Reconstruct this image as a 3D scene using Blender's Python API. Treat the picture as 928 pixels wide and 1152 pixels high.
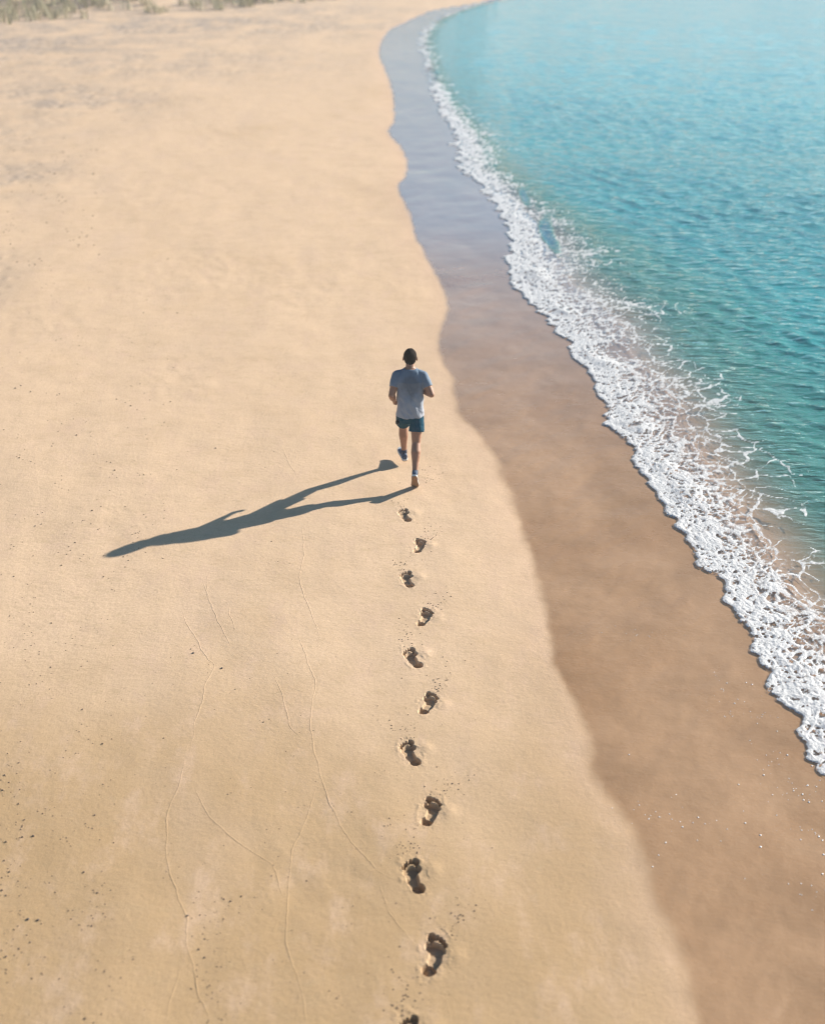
import bpy, bmesh, math, random
import numpy as np
from mathutils import Vector, Matrix
random.seed(4); rng = np.random.default_rng(11)
for o in list(bpy.data.objects): bpy.data.objects.remove(o, do_unlink=True)
S = bpy.context.scene
C = S.collection

# ------------------------------------------------------------------ camera
CAM_H = 7.0; PITCH = math.radians(29.0); FPX = 1319.0; PW, PH = 928.0, 1152.0
cd = bpy.data.cameras.new('camera'); cam = bpy.data.objects.new('camera', cd); C.objects.link(cam)
cam.location = (0, 0, CAM_H); cam.rotation_euler = (math.pi/2 - PITCH, 0, 0)
cd.sensor_fit = 'VERTICAL'; cd.sensor_height = 24.0; cd.lens = FPX/PH*24.0
cd.clip_start = 0.1; cd.clip_end = 12000
cd.dof.use_dof = True; cd.dof.focus_distance = 12.5; cd.dof.aperture_fstop = cd.lens/54.0
S.camera = cam
# ------------------------------------------------------------------ light
SUN = Vector((3.44, 2.15, 1.66)).normalized()
elev = math.asin(SUN.z); azim = math.atan2(SUN.x, SUN.y)          # clockwise from +Y
w = bpy.data.worlds.new('World'); S.world = w; w.use_nodes = True
nt = w.node_tree; bg = nt.nodes['Background']; sky = nt.nodes.new('ShaderNodeTexSky')
sky.sky_type = 'NISHITA'; sky.sun_disc = False; sky.sun_elevation = elev; sky.sun_rotation = azim
sky.air_density = 1.0; sky.dust_density = 0.7; sky.ozone_density = 4.0
tint = nt.nodes.new('ShaderNodeMix'); tint.data_type = 'RGBA'; tint.blend_type = 'MULTIPLY'; tint.inputs[0].default_value = 1.0
nt.links.new(sky.outputs[0], tint.inputs[6]); tint.inputs[7].default_value = (.66, .93, .97, 1)
nt.links.new(tint.outputs[2], bg.inputs[0]); bg.inputs[1].default_value = 0.057
ld = bpy.data.lights.new('sun', 'SUN'); ld.energy = 5.0; ld.angle = math.radians(0.55); ld.color = (1.0, 0.94, 0.85)
so = bpy.data.objects.new('sun', ld); C.objects.link(so)
so.rotation_euler = SUN.to_track_quat('Z', 'Y').to_euler(); so.location = (30, 20, 40)
S.view_settings.view_transform = 'Standard'; S.view_settings.look = 'None'
S.view_settings.exposure = 1.08; S.view_settings.gamma = 1.0; S.view_settings.use_curve_mapping = False
S.render.engine = 'CYCLES'
try:
    S.cycles.filter_width = 1.15; S.cycles.volume_bounces = 1; S.cycles.transparent_max_bounces = 16; S.cycles.max_bounces = 8
except Exception: pass

cP, sP = math.cos(PITCH), math.sin(PITCH)
def px(x, y, z=0.0):                      # photograph position -> point of the beach plane
    v = (y-PH/2)/FPX; u = (x-PW/2)/FPX
    d = (CAM_H-z)/(sP+v*cP)
    return (u*d, d*(cP-v*sP))
def pxs(pts, z=0.0): return np.array([px(a, b, z) for a, b in pts])

# ------------------------------------------------------------------ numeric noise
def h01(ix, iy, seed):
    a = (ix.astype(np.int64)*374761393 + iy.astype(np.int64)*668265263 + seed*1442695041) & 0xffffffff
    a = ((a ^ (a >> 13))*1274126177) & 0xffffffff
    a = ((a ^ (a >> 16))*2246822519) & 0xffffffff
    return ((a ^ (a >> 15)) & 0xffffff)/float(0x1000000)
def perlin(x, y, seed=0):
    ix = np.floor(x); iy = np.floor(y); fx = x-ix; fy = y-iy
    ux = fx*fx*fx*(fx*(fx*6-15)+10); uy = fy*fy*fy*(fy*(fy*6-15)+10)
    def g(a, b):
        t = h01(ix+a, iy+b, seed)*2*math.pi
        return np.cos(t)*(fx-a)+np.sin(t)*(fy-b)
    n0 = g(0, 0)*(1-ux)+g(1, 0)*ux; n1 = g(0, 1)*(1-ux)+g(1, 1)*ux
    return (n0*(1-uy)+n1*uy)*1.5
def fbm(x, y, seed=0, oc=4, gain=.5):
    s = np.zeros_like(x, dtype=float); a = 1.0; t = 0
    for i in range(oc):
        s += a*perlin(x*2**i+17.3*i, y*2**i-9.1*i, seed+i); t += a; a *= gain
    return s/t
def worley(x, y, seed=0):
    ix = np.floor(x); iy = np.floor(y)
    f1 = np.full(x.shape, 9.0); f2 = np.full(x.shape, 9.0)
    for a in (-1, 0, 1):
        for b in (-1, 0, 1):
            cx = ix+a+.08+.84*h01(ix+a, iy+b, seed); cy = iy+b+.08+.84*h01(ix+a, iy+b, seed+77)
            d = np.hypot(x-cx, y-cy)
            f2 = np.where(d < f1, f1, np.minimum(f2, d)); f1 = np.minimum(f1, d)
    return f1, f2
def sst(a, b, x):
    t = np.clip((x-a)/(b-a), 0, 1); return t*t*(3-2*t)
def resample(P, step):
    P = np.asarray(P, float)
    # Catmull-Rom then distance-proportional sampling
    Q = np.vstack([2*P[0]-P[1], P, 2*P[-1]-P[-2]]); out = []
    for i in range(1, len(Q)-2):
        n = max(2, int(np.hypot(*(Q[i+1]-Q[i]))/step))
        n = min(n, 7)
        for k in range(n):
            t = k/n; p0, p1, p2, p3 = Q[i-1], Q[i], Q[i+1], Q[i+2]
            out.append(.5*((2*p1)+(-p0+p2)*t+(2*p0-5*p1+4*p2-p3)*t*t+(-p0+3*p1-3*p2+p3)*t**3))
    out.append(Q[-2]); return np.array(out)
def sdist(x, y, P):                       # signed distance (right of a line running away = positive) and arc length
    best = np.full(x.shape, 1e18); sd = np.zeros(x.shape); ss = np.zeros(x.shape); acc = 0.0
    for i in range(len(P)-1):
        a = P[i]; d = P[i+1]-a; L = math.hypot(*d)
        if L < 1e-6: continue
        rx = x-a[0]; ry = y-a[1]
        lo = 0 if i else -1e9; hi = 1 if i < len(P)-2 else 1e9
        t = np.clip((rx*d[0]+ry*d[1])/L**2, lo, hi)
        ex = rx-t*d[0]; ey = ry-t*d[1]; q = ex*ex+ey*ey
        m = q < best
        best = np.where(m, q, best)
        sg = np.where((ex*d[1]-ey*d[0]) >= 0, 1.0, -1.0)
        sd = np.where(m, sg*np.sqrt(q), sd); ss = np.where(m, acc+t*L, ss); acc += L
    return sd, ss

# ------------------------------------------------------------------ lines of the beach
far_shore = [(9.5, 84), (22, 97), (60, 114), (160, 128), (500, 150), (3800, 300)]
wet_px = [(800, 1220), (786, 1152), (770, 1095), (748, 1043), (729, 996), (711, 936), (690, 905), (669, 877), (655, 813), (638, 775), (623, 750),
 (612, 690), (604, 645), (585, 600), (569, 550), (555, 514), (534, 487), (512, 462), (508, 428), (495, 403), (491, 379), (500, 358), (501, 334),
 (490, 308), (479, 289), (465, 262), (460, 238), (447, 214), (457, 191), (452, 168), (437, 150), (443, 131), (439, 97), (432, 78), (426, 58),
 (435, 36), (458, 23), (490, 10), (536, 2)]
wet_line = resample(np.vstack([[(4.2, -60), (2.6, -4), (2.0, 2.5)], pxs(wet_px), far_shore]), .5)
foam_px = [(928, 861), (898, 822), (887, 795), (866, 772), (853, 748), (850, 722), (832, 695), (811, 676), (803, 653), (788, 636), (776, 611), (757, 592),
 (749, 573), (722, 542), (705, 501), (686, 480), (682, 462), (665, 432), (643, 390), (619, 363), (586, 334), (569, 305), (572, 268), (563, 246),
 (538, 208), (513, 190), (509, 162), (496, 135), (484, 110), (476, 85), (470, 62), (468, 42), (482, 24), (510, 12), (548, 1)]
off_far = [(11.5, 84), (25, 96), (62, 112), (160, 126), (500, 148), (3800, 297)]
foam_line = resample(np.vstack([[(8.2, -60), (5.4, -5), (4.45, 2), (3.98, 5)], pxs(foam_px, -.03), off_far]), .5)
heavy_px = [(928, 722), (872, 649), (844, 597), (814, 559), (782, 528), (746, 460), (719, 417), (679, 381), (652, 338), (628, 296), (604, 256), (575, 215), (547, 180), (532, 150), (512, 125), (494, 95), (482, 62)]
lace_px = [(960, 640), (928, 590), (877, 524), (853, 488), (838, 448), (818, 424), (772, 397), (764, 350), (727, 329), (690, 300), (684, 275), (659, 252), (626, 233), (594, 207), (566, 178), (568, 155), (536, 128), (508, 100), (494, 62)]
smooth_px = [(928, 855), (826, 690), (748, 575), (680, 462), (617, 363), (566, 258), (527, 190), (497, 135), (478, 88), (470, 50), (492, 18), (548, 1)]
smooth_line = resample(np.vstack([[(8.2, -60), (5.0, -5), (4.35, 2), (3.98, 5)], pxs(smooth_px, -.03), off_far]), .5)
od, os_ = sdist(foam_line[:, 0], foam_line[:, 1], smooth_line); kk_ = np.argsort(os_); os_, od = os_[kk_], od[kk_]
def shore(x, y):
    d, s = sdist(x, y, smooth_line); return d-np.interp(s, os_, od)*np.exp(-np.clip(d, 0, None)/1.5), s
def widths(pp):
    q = pxs(pp, -.03); d, s = shore(q[:, 0], q[:, 1]); k = np.argsort(s)
    return s[k], np.abs(d[k])
hs, hw = widths(heavy_px); lsx, lw = widths(lace_px)
dune_line = resample([(-26, -60), (-27, 20), (-25.5, 50), (-22, 62.5), (-14, 68), (-6, 75), (6, 92), (40, 122), (160, 150), (500, 180), (3800, 340)], 1)

# ------------------------------------------------------------------ footprints
prints = [  # px centre, left foot?, length, turn (deg, + = toes to the right), nth behind the runner
 (455.5, 580, 1, .33, -18), (471.5, 614.5, 0, .33, 14), (458.5, 652.5, 1, .34, -16), (477.5, 694.5, 0, .34, 14), (464.5, 740.5, 1, .35, -18),
 (481.5, 791, 0, .35, 15), (461.8, 847, 1, .35, -16), (484.3, 912, 0, .355, 13), (465.8, 985.5, 1, .37, -13), (487.6, 1074, 0, .385, 12), (464, 1170, 1, .385, -14)]
def foot_depth(X, Y, left, L, turn, seed):
    """depth below the sand (m, positive down) for world offsets from the print's centre"""
    a = math.radians(turn); u = (X*math.cos(a)-Y*math.sin(a))/L; v = (X*math.sin(a)+Y*math.cos(a))/L
    if left: u = -u                      # now big toe at -u side (right foot drawn)
    wob = perlin(X*24+seed*3.1, Y*24, 200+seed)*.014
    u = u+wob; v = v+perlin(X*24, Y*24+seed, 240+seed)*.014
    def blob(cx, cy, rx, ry, soft=.13, rot=0):
        c, s = math.cos(rot), math.sin(rot); x = (u-cx)*c+(v-cy)*s; y = -(u-cx)*s+(v-cy)*c
        r = np.sqrt((x/rx)**2+(y/ry)**2); return 1-sst(1-soft, 1+soft, r)
    heel = blob(-.01, -.36, .135, .145)
    mid = blob(.050, -.08, .125, .28, .16, -.05)
    ball = blob(0.005, .150, .205, .130, .12, -.28)
    toes = blob(-.125, .385, .080, .100, .15)
    for k, (tx, ty, r) in enumerate([(-.018, .402, .046), (.060, .372, .042), (.125, .325, .039), (.178, .268, .037)]):
        toes = np.maximum(toes, blob(tx, ty, r, r*1.35, .2))
    rnd = (perlin(X*14+seed, Y*14, 300+seed)*.22+1.0)
    d = np.maximum.reduce([heel*1.25, mid*.68, ball*(.95-1.3*u), toes*1.0])*rnd
    core = np.maximum.reduce([heel, mid, ball, toes])
    # the sand pushed up around the sole, and a low heave outside it
    rr = np.sqrt((u/.30)**2+((v-.02)/.62)**2)
    rim = np.exp(-((rr-1.0)/.16)**2)*.10*sst(.0, .5, perlin(X*11, Y*11+seed, 320))*(1-core)
    heave = np.exp(-(((u-.44*(-1 if left else 1))/.16)**2+((v-.08)/.22)**2))*.16
    return (d-rim*.5-heave)*.050*(L/.36), core, rr

# ------------------------------------------------------------------ height of the sand
def ground_height(x, y):
    df, s = shore(x, y); dw, sw = sdist(x, y, wet_line); dd, sd_ = sdist(x, y, dune_line)
    far = np.clip(np.hypot(x, y)/60, 0, 1)
    z = -.05*sst(-2.2, .1, df)
    und = fbm(x*.35, y*.22, 5, 3)*.024 + fbm(x*1.1+3, y*.8, 9, 3)*.009 + sst(.05, .4, fbm(x*.25+9, y*.25, 13, 2))*fbm(x*3.4+y, y*2.6, 11, 4)*.006
    dry = 1-sst(-.5, .4, dw)
    z += und*(.35+.65*dry)*(1-sst(-.6, .3, df))
    # low diagonal swash marks on the wet sand
    z += (1-dry)*(1-sst(-.4, 0, df))*fbm(x*.9+y*.35, y*1.5-x*1.1, 41, 4)*.018
    # drag marks, lumps and old prints far up the beach
    rough = np.zeros_like(x)
    for (qx, qy, rx, ry, am) in ((60, 112, 3.6, 4.5, .9), (10, 150, 2.4, 3.0, .6), (20, 200, 1.6, 2.4, .8), (120, 70, 9, 5, .7), (20, 50, 8, 7, 1), (180, 28, 14, 6, 1), (330, 12, 8, 4, .7), (-40, 330, 1.0, 3.0, .5)):
        ax, ay = px(qx, qy); rough = np.maximum(rough, am*np.exp(-((x-ax)/rx)**2-((y-ay)/ry)**2))
    rough = np.maximum(rough, sst(8, -2, dd)*.7)
    rough = np.clip(rough*sst(-.5, .25, fbm(x*.55, y*.4, 61, 3)), 0, 1)
    f1, f2 = worley(x*2.3, y*1.7, 71)
    z -= rough*(1-sst(.06, .34, f1))*.022
    z += rough*fbm(x*1.2, y*1.2, 73, 3)*.015
    # dunes
    land = np.clip(-dd, 0, None)
    z += sst(0, 14, land)*(2.6+fbm(x*.08, y*.08, 81, 4)*2.2) + np.clip(land-14, 0, 60)*.03
    # sea bed
    dep = np.clip(df, 0, None); lace = np.interp(s, lsx, lw)
    z -= np.minimum(dep*.022+np.clip(dep-lace*(.50-.15*sst(20, 42, y)), 0, None)*(.24+1.1*sst(20, 42, y)), 6.0)
    return z, df, s, dw, rough, dd, lace

def grid_axes(step_row, step_col, phi_in=(-28.6, 28.6)):
    ys = list(np.arange(1235, -60, -step_row)); r = [px(464, q)[1] for q in ys]
    lo = list(np.geomspace(1.5, r[0]*.97, 14)); hi = list(np.geomspace(r[-1]*1.04, 5500, 50))
    R = np.array(lo+r+hi)
    st = math.degrees(step_col/FPX)*1.0
    ph = list(np.linspace(-100, phi_in[0]-.8, 44))+list(np.arange(phi_in[0], phi_in[1], st))+list(np.arange(phi_in[1], phi_in[1]+18, st*3.5))+list(np.linspace(phi_in[1]+18.8, 100, 30))
    return R, np.radians(np.array(ph))

def make_mesh(name, V, F, mat, attrs=None, normals=None, smooth=True):
    me = bpy.data.meshes.new(name); V = np.asarray(V, np.float32); F = np.asarray(F, np.int32)
    me.vertices.add(len(V)); me.vertices.foreach_set('co', V.ravel())
    me.loops.add(F.size); me.loops.foreach_set('vertex_index', F.ravel())
    me.polygons.add(len(F)); me.polygons.foreach_set('loop_start', np.arange(0, F.size, F.shape[1], dtype=np.int32))
    me.update(calc_edges=True)
    if smooth: me.polygons.foreach_set('use_smooth', np.ones(len(F), bool))
    for k, a in (attrs or {}).items():
        at = me.attributes.new(k, 'FLOAT', 'POINT'); at.data.foreach_set('value', np.asarray(a, np.float32))
    if normals is not None: me.normals_split_custom_set_from_vertices(np.asarray(normals, np.float32))
    me.validate(); me.materials.append(mat)
    o = bpy.data.objects.new(name, me); C.objects.link(o); return o
def compact(V, F, attrs, N):
    used = np.unique(F); mp = np.full(len(V), -1, np.int64); mp[used] = np.arange(len(used))
    return V[used], mp[F], {k: a[used] for k, a in attrs.items()}, N[used]
def grid_normals(X, Y, Z):
    P = np.stack([X, Y, Z], -1); a = np.gradient(P, axis=0); b = np.gradient(P, axis=1)
    n = np.cross(b, a); n /= np.linalg.norm(n, axis=-1, keepdims=True)+1e-12
    return np.where(n[..., 2:3] < 0, -n, n)
def quads(nr, nc, off=0):
    i = np.arange(nr-1)[:, None]*nc+np.arange(nc-1)[None, :]+off
    return np.stack([i, i+1, i+nc+1, i+nc], -1)        # [nr-1,nc-1,4]
def tag(o, label=None, cat=None, group=None, kind=None):
    if label: o['label'] = label
    if cat: o['category'] = cat
    if group: o['group'] = group
    if kind: o['kind'] = kind
    return o

# ------------------------------------------------------------------ materials
class NT:
    def __init__(s, name):
        s.m = bpy.data.materials.new(name); s.m.use_nodes = True; s.t = s.m.node_tree; s.t.nodes.clear()
        s.out = s.t.nodes.new('ShaderNodeOutputMaterial')
    def n(s, ty, ins=None, **kw):
        nd = s.t.nodes.new(ty)
        for k, v in kw.items(): setattr(nd, k, v)
        for k, v in (ins or {}).items():
            if isinstance(v, bpy.types.NodeSocket): s.t.links.new(v, nd.inputs[k])
            elif v is not None: nd.inputs[k].default_value = v
        return nd
    def math(s, op, a, b=None, clamp=False):
        nd = s.n('ShaderNodeMath', {0: a, 1: b} if b is not None else {0: a}, operation=op, use_clamp=clamp); return nd.outputs[0]
    def mix(s, f, a, b, bt='MIX'):
        nd = s.n('ShaderNodeMix', data_type='RGBA', blend_type=bt)
        for k, v in ((0, f), (6, a), (7, b)):
            if isinstance(v, bpy.types.NodeSocket): s.t.links.new(v, nd.inputs[k])
            else: nd.inputs[k].default_value = v if k == 0 else (*v, 1)
        return nd.outputs[2]
    def noise(s, vec, scale, detail=3, rough=.5):
        return s.n('ShaderNodeTexNoise', {'Vector': vec, 'Scale': scale, 'Detail': detail, 'Roughness': rough}).outputs[0]
    def pos(s, sc=(1, 1, 1)):
        g = s.n('ShaderNodeNewGeometry')
        return s.n('ShaderNodeMapping', {'Vector': g.outputs['Position'], 'Scale': sc}).outputs[0]
    def ramp(s, f, a, b): return s.n('ShaderNodeMapRange', {0: f, 1: a, 2: b}, interpolation_type='SMOOTHSTEP').outputs[0]
    def attr(s, nm): return s.n('ShaderNodeAttribute', attribute_name=nm).outputs['Fac']
    def link(s, a, b): s.t.links.new(a, b)

def sand_material():
    k = NT('sand'); P = k.pos(); wet = k.attr('wet'); rough = k.attr('rough'); damp = k.attr('damp'); hol = k.attr('hollow')
    a = k.noise(k.pos((.30, .20, .3)), 1, 5, .55); b = k.noise(k.pos((1.5, 2.4, 1)), 1, 5, .6); g = k.noise(P, 60, 2, .6); gg = k.noise(P, 240, 1, .5)
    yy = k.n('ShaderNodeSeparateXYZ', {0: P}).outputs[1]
    tone = k.math('ADD', k.math('MULTIPLY', a, .7), k.math('MULTIPLY', k.ramp(yy, 5.8, 11.5), .36))  # sand darker near the camera, paler beyond: haze brightening put in the colour
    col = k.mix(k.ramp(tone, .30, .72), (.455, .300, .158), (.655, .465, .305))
    col = k.mix(k.math('MULTIPLY', k.ramp(b, .42, .75), .30), col, (.49, .335, .20))
    col = k.mix(k.math('MULTIPLY', k.ramp(k.noise(k.pos((.7, .35, 1)), 1, 3), .52, .75), .35), col, (.60, .43, .31))
    col = k.mix(k.math('MULTIPLY', k.ramp(k.noise(k.pos((2.6, 1.3, 1)), 1, 6, .7), .48, .70), .55), col, (.62, .43, .30))
    col = k.mix(k.math('MULTIPLY', k.ramp(k.noise(k.pos((5, 9, 1)), 1, 5, .7), .50, .75), .38), col, (.45, .32, .18))
    col = k.mix(k.math('MULTIPLY', k.ramp(g, .35, .72), .30), col, (.42, .28, .165))
    # coarse trampled sand with dry weed and shell grit
    tr = k.noise(k.pos((1.3, .8, 1)), 1.3, 5, .65)
    col = k.mix(k.math('MULTIPLY', rough, k.ramp(tr, .22, .58)), col, (.36, .28, .22))
    col = k.mix(k.math('MULTIPLY', damp, .55), col, (.56, .375, .255))
    wc = k.mix(k.ramp(k.noise(k.pos((.55, .4, .3)), 1, 5, .6), .35, .65), (.315, .180, .090), (.380, .230, .126))
    wc = k.mix(k.math('MULTIPLY', k.ramp(k.noise(k.pos((.9, 1.1, 1)), 1, 5), .45, .7), .45), wc, (.235, .138, .070))
    col = k.mix(wet, col, wc)
    col = k.mix(k.math('MULTIPLY', hol, .6), col, (.27, .20, .13))  # print floors darkened in the colour, deepening the shade inside them
    h = k.math('ADD', k.math('MULTIPLY', k.noise(P, 22, 4, .65), .0050), k.math('MULTIPLY', gg, .0018))
    h = k.math('ADD', h, k.math('MULTIPLY', k.noise(k.pos((1.9, 2.2, 2)), 1, 5, .6), .012))
    hw_ = k.math('ADD', k.math('MULTIPLY', k.noise(k.pos((1.3, 2.2, 2)), 1, 5, .6), .014), k.math('MULTIPLY', k.noise(P, 30, 3, .6), .0020))
    hh = k.n('ShaderNodeMix', {0: wet, 2: h, 3: hw_}, data_type='FLOAT').outputs[0]
    bp = k.n('ShaderNodeBump', {'Strength': .75, 'Distance': 1.0, 'Height': hh})
    ro = k.n('ShaderNodeMix', {0: wet, 2: .95, 3: k.math('ADD', k.math('ADD', .16, k.math('MULTIPLY', b, .24)), k.math('MULTIPLY', k.attr('film'), -.16))}, data_type='FLOAT').outputs[0]
    p = k.n('ShaderNodeBsdfPrincipled', {'Base Color': col, 'Roughness': ro, 'Normal': bp.outputs[0], 'IOR': k.math('ADD', 1.42, k.math('MULTIPLY', k.math('MULTIPLY', wet, k.attr('film')), 1.3))})
    k.link(k.math('ADD', k.math('MULTIPLY', wet, k.math('ADD', .4, k.math('MULTIPLY', k.attr('film'), .85))), .10), p.inputs['Specular IOR Level'])
    k.link(p.outputs[0], k.out.inputs[0]); return k.m
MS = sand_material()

def water_material():
    k = NT('sea_water'); P = k.pos(); dep = k.attr('depth'); fm = k.attr('foam'); dist = k.attr('dist')
    h = k.math('ADD', k.math('MULTIPLY', k.noise(k.pos((2.3, 6.2, 3)), 1, 4, .58), .085), k.math('MULTIPLY', k.math('ABSOLUTE', k.math('SUBTRACT', k.noise(k.pos((1.7, 4.6, 1)), 1, 3, .5), .5)), -.09))
    calm = k.ramp(dep, .02, .35)
    h = k.math('MULTIPLY', h, k.math('ADD', .15, k.math('MULTIPLY', calm, .85)))
    bp = k.n('ShaderNodeBump', {'Strength': .8, 'Distance': 1.0, 'Height': h})
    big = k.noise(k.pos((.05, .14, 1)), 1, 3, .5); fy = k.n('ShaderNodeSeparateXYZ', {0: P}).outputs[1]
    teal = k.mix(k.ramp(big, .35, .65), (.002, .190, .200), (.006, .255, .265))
    teal = k.mix(k.ramp(fy, 15, 62), teal, (.15, .44, .48))        # far water paled in its colour for haze and sky reflection
    teal = k.mix(k.ramp(dep, .30, 1.1), (.05, .25, .20), teal)
    teal = k.mix(k.ramp(dep, .03, .30), (.30, .24, .155), teal)
    teal = k.mix(k.attr('pool'), teal, (.015, .125, .20))
    dif = k.n('ShaderNodeBsdfDiffuse', {'Color': teal, 'Normal': bp.outputs[0]})
    tra = k.n('ShaderNodeBsdfTransparent', {'Color': k.mix(k.ramp(dep, 0, .5), (.99, .99, .98), (.80, .93, .88))})
    op = k.math('SUBTRACT', 1.0, k.math('EXPONENT', k.math('MULTIPLY', dep, -3.0)), True)
    body = k.n('ShaderNodeMixShader', {0: op, 1: tra.outputs[0], 2: dif.outputs[0]})
    fr = k.n('ShaderNodeFresnel', {'IOR': 1.6, 'Normal': bp.outputs[0]})
    gl = k.n('ShaderNodeBsdfGlossy', {'Color': (1, 1, 1, 1), 'Roughness': .06, 'Normal': bp.outputs[0]})
    geo = k.n('ShaderNodeNewGeometry')     # light coming up through the surface is refracted, not mirrored back
    wat = k.n('ShaderNodeMixShader', {0: k.math('MULTIPLY', fr.outputs[0], k.math('SUBTRACT', 1.0, geo.outputs['Backfacing'])), 1: body.outputs[0], 2: gl.outputs[0]})
    fb = k.n('ShaderNodeBump', {'Strength': .8, 'Distance': 1.0, 'Height': k.math('MULTIPLY', k.noise(P, 28, 4, .65), .022)})
    fc = k.mix(k.noise(P, 9, 3), (.58, .565, .555), (.72, .71, .70))
    fo = k.n('ShaderNodeBsdfPrincipled', {'Base Color': fc, 'Roughness': .55, 'Normal': fb.outputs[0]})
    fo.inputs['Specular IOR Level'].default_value = .3
    brk = k.math('ADD', fm, k.math('MULTIPLY', k.math('SUBTRACT', k.noise(P, 45, 3, .6), .5), .55))
    fx = k.n('ShaderNodeMixShader', {0: k.math('MULTIPLY', k.ramp(brk, .20, .82), .88), 1: wat.outputs[0], 2: fo.outputs[0]})
    k.link(fx.outputs[0], k.out.inputs[0]); return k.m
MW = water_material()

def simple(name, col, rough=.7, var=.15, scale=30, bump=0, spec=.4):
    k = NT(name); tc = k.n('ShaderNodeTexCoord').outputs['Object']
    nz = k.noise(tc, scale, 4, .6)
    c = k.mix(nz, tuple(v*(1-var) for v in col), tuple(min(1, v*(1+var)) for v in col))
    p = k.n('ShaderNodeBsdfPrincipled', {'Base Color': c, 'Roughness': rough}); p.inputs['Specular IOR Level'].default_value = spec
    if bump: k.link(k.n('ShaderNodeBump', {'Strength': 1, 'Distance': bump, 'Height': nz}).outputs[0], p.inputs['Normal'])
    k.link(p.outputs[0], k.out.inputs[0]); return k.m

# ------------------------------------------------------------------ the sand sheet (with the prints cut in)
R, PHI = grid_axes(2.0, 2.0)
RR, PP = np.meshgrid(R, PHI, indexing='ij'); X = RR*np.sin(PP); Y = RR*np.cos(PP)
# inside the picture rows should follow image rows: scale radius so that y is constant along a row
inner = np.abs(PP) < math.radians(29.6)
k_ = np.where(inner, 1/np.cos(PP), 1/np.cos(math.radians(29.6))); X *= k_; Y *= k_
Z, DF, SS, DW, RO, DD, LC = ground_height(X, Y)
edge_soft = np.interp(Y, [6, 10, 14, 22], [.10, .07, .10, .07])
wn = fbm(X*2.0, Y*1.2, 21, 5, .6)*.19+fbm(X*9, Y*7, 22, 2)*.02
WET = sst(-edge_soft, edge_soft, DW+wn*.5)
DAMP = np.exp(-np.clip(-(DW+wn), 0, None)/.30)*(1-WET)
FILM = sst(12.5, 27, Y)
nr, nc = X.shape; Q = quads(nr, nc); keep = np.ones((nr-1, nc-1), bool)
NRM = grid_normals(X, Y, Z)
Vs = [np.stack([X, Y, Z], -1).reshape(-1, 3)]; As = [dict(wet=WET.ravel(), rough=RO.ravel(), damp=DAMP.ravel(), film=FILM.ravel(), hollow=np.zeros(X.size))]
Ns = [NRM.reshape(-1, 3)]; Fs = []; base = X.size
foot_objs = []
for fi, (fx, fy, left, L, turn) in enumerate(prints):
    cx, cy = px(fx, fy)
    j = np.argmin(np.hypot(X-cx, Y-cy)); r0, c0 = np.unravel_index(j, X.shape)
    sx = np.hypot(X[r0, c0+1]-X[r0, c0], 0); sy = Y[r0+1, c0]-Y[r0, c0]
    nrr = int(.80*L/sy)+1; ncc = int(.78*L/sx)+1
    ra, rb, ca, cb = r0-nrr, r0+nrr, c0-ncc, c0+ncc
    keep[ra:rb, ca:cb] = False
    sub = 5; n1 = (rb-ra)*sub+1; n2 = (cb-ca)*sub+1
    u = np.linspace(ra, rb, n1); v = np.linspace(ca, cb, n2)
    ui = np.minimum(u.astype(int), rb-1); uf = (u-ui)[:, None]; vi = np.minimum(v.astype(int), cb-1); vf = (v-vi)[None, :]
    def bil(A):
        A00 = A[np.ix_(ui, vi)]; A10 = A[np.ix_(ui+1, vi)]; A01 = A[np.ix_(ui, vi+1)]; A11 = A[np.ix_(ui+1, vi+1)]
        return A00*(1-uf)*(1-vf)+A10*uf*(1-vf)+A01*(1-uf)*vf+A11*uf*vf
    gx, gy, gz = bil(X), bil(Y), bil(Z)
    dpt, core, rr = foot_depth(gx-cx, gy-cy, left, L, turn+[3, -4, 5, 2, -3, 4, -2, 0, 0, 1, 0][fi], fi); dpt = dpt*[.85, 1.1, .95, .85, 1.15, .9, 1.05, 1.15, 1.1, .95, 1.1][fi]
    eu = np.minimum(u-ra, rb-u)[:, None]; ev = np.minimum(v-ca, cb-v)[None, :]
    fade = sst(0, 3, np.minimum(eu, ev))
    loose = fbm(gx*30, gy*30, 500+fi, 3)*.0020*np.exp(-np.clip(rr-1, 0, None)*3)
    gz = gz-(dpt+loose)*fade
    nn = grid_normals(gx, gy, gz); V = np.stack([gx, gy, gz], -1).reshape(-1, 3)
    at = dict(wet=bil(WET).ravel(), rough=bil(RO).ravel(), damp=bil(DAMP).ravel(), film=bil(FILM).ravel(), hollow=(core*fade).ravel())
    q = quads(n1, n2); cf = core*fade; fc_ = np.maximum.reduce([cf[:-1, :-1], cf[1:, :-1], cf[:-1, 1:], cf[1:, 1:]]); rrf = rr[:-1, :-1]
    inside = (fc_ > .02) | (rrf < .86)
    foot_objs.append(compact(V, q[inside].reshape(-1, 4), at, nn.reshape(-1, 3)))
    Vs.append(V); As.append(at); Ns.append(nn.reshape(-1, 3)); Fs.append(q[~inside].reshape(-1, 4)+base); base += len(V)
Fs.insert(0, Q[keep].reshape(-1, 4))
AV = np.vstack(Vs); AF = np.vstack(Fs); AA = {k: np.concatenate([a[k] for a in As]) for k in As[0]}; AN = np.vstack(Ns)
AV, AF, AA, AN = compact(AV, AF, AA, AN)
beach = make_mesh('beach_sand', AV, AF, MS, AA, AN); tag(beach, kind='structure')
words = ['first', 'second', 'third', 'fourth', 'fifth', 'sixth', 'seventh', 'eighth', 'ninth', 'tenth', 'eleventh']
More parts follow.
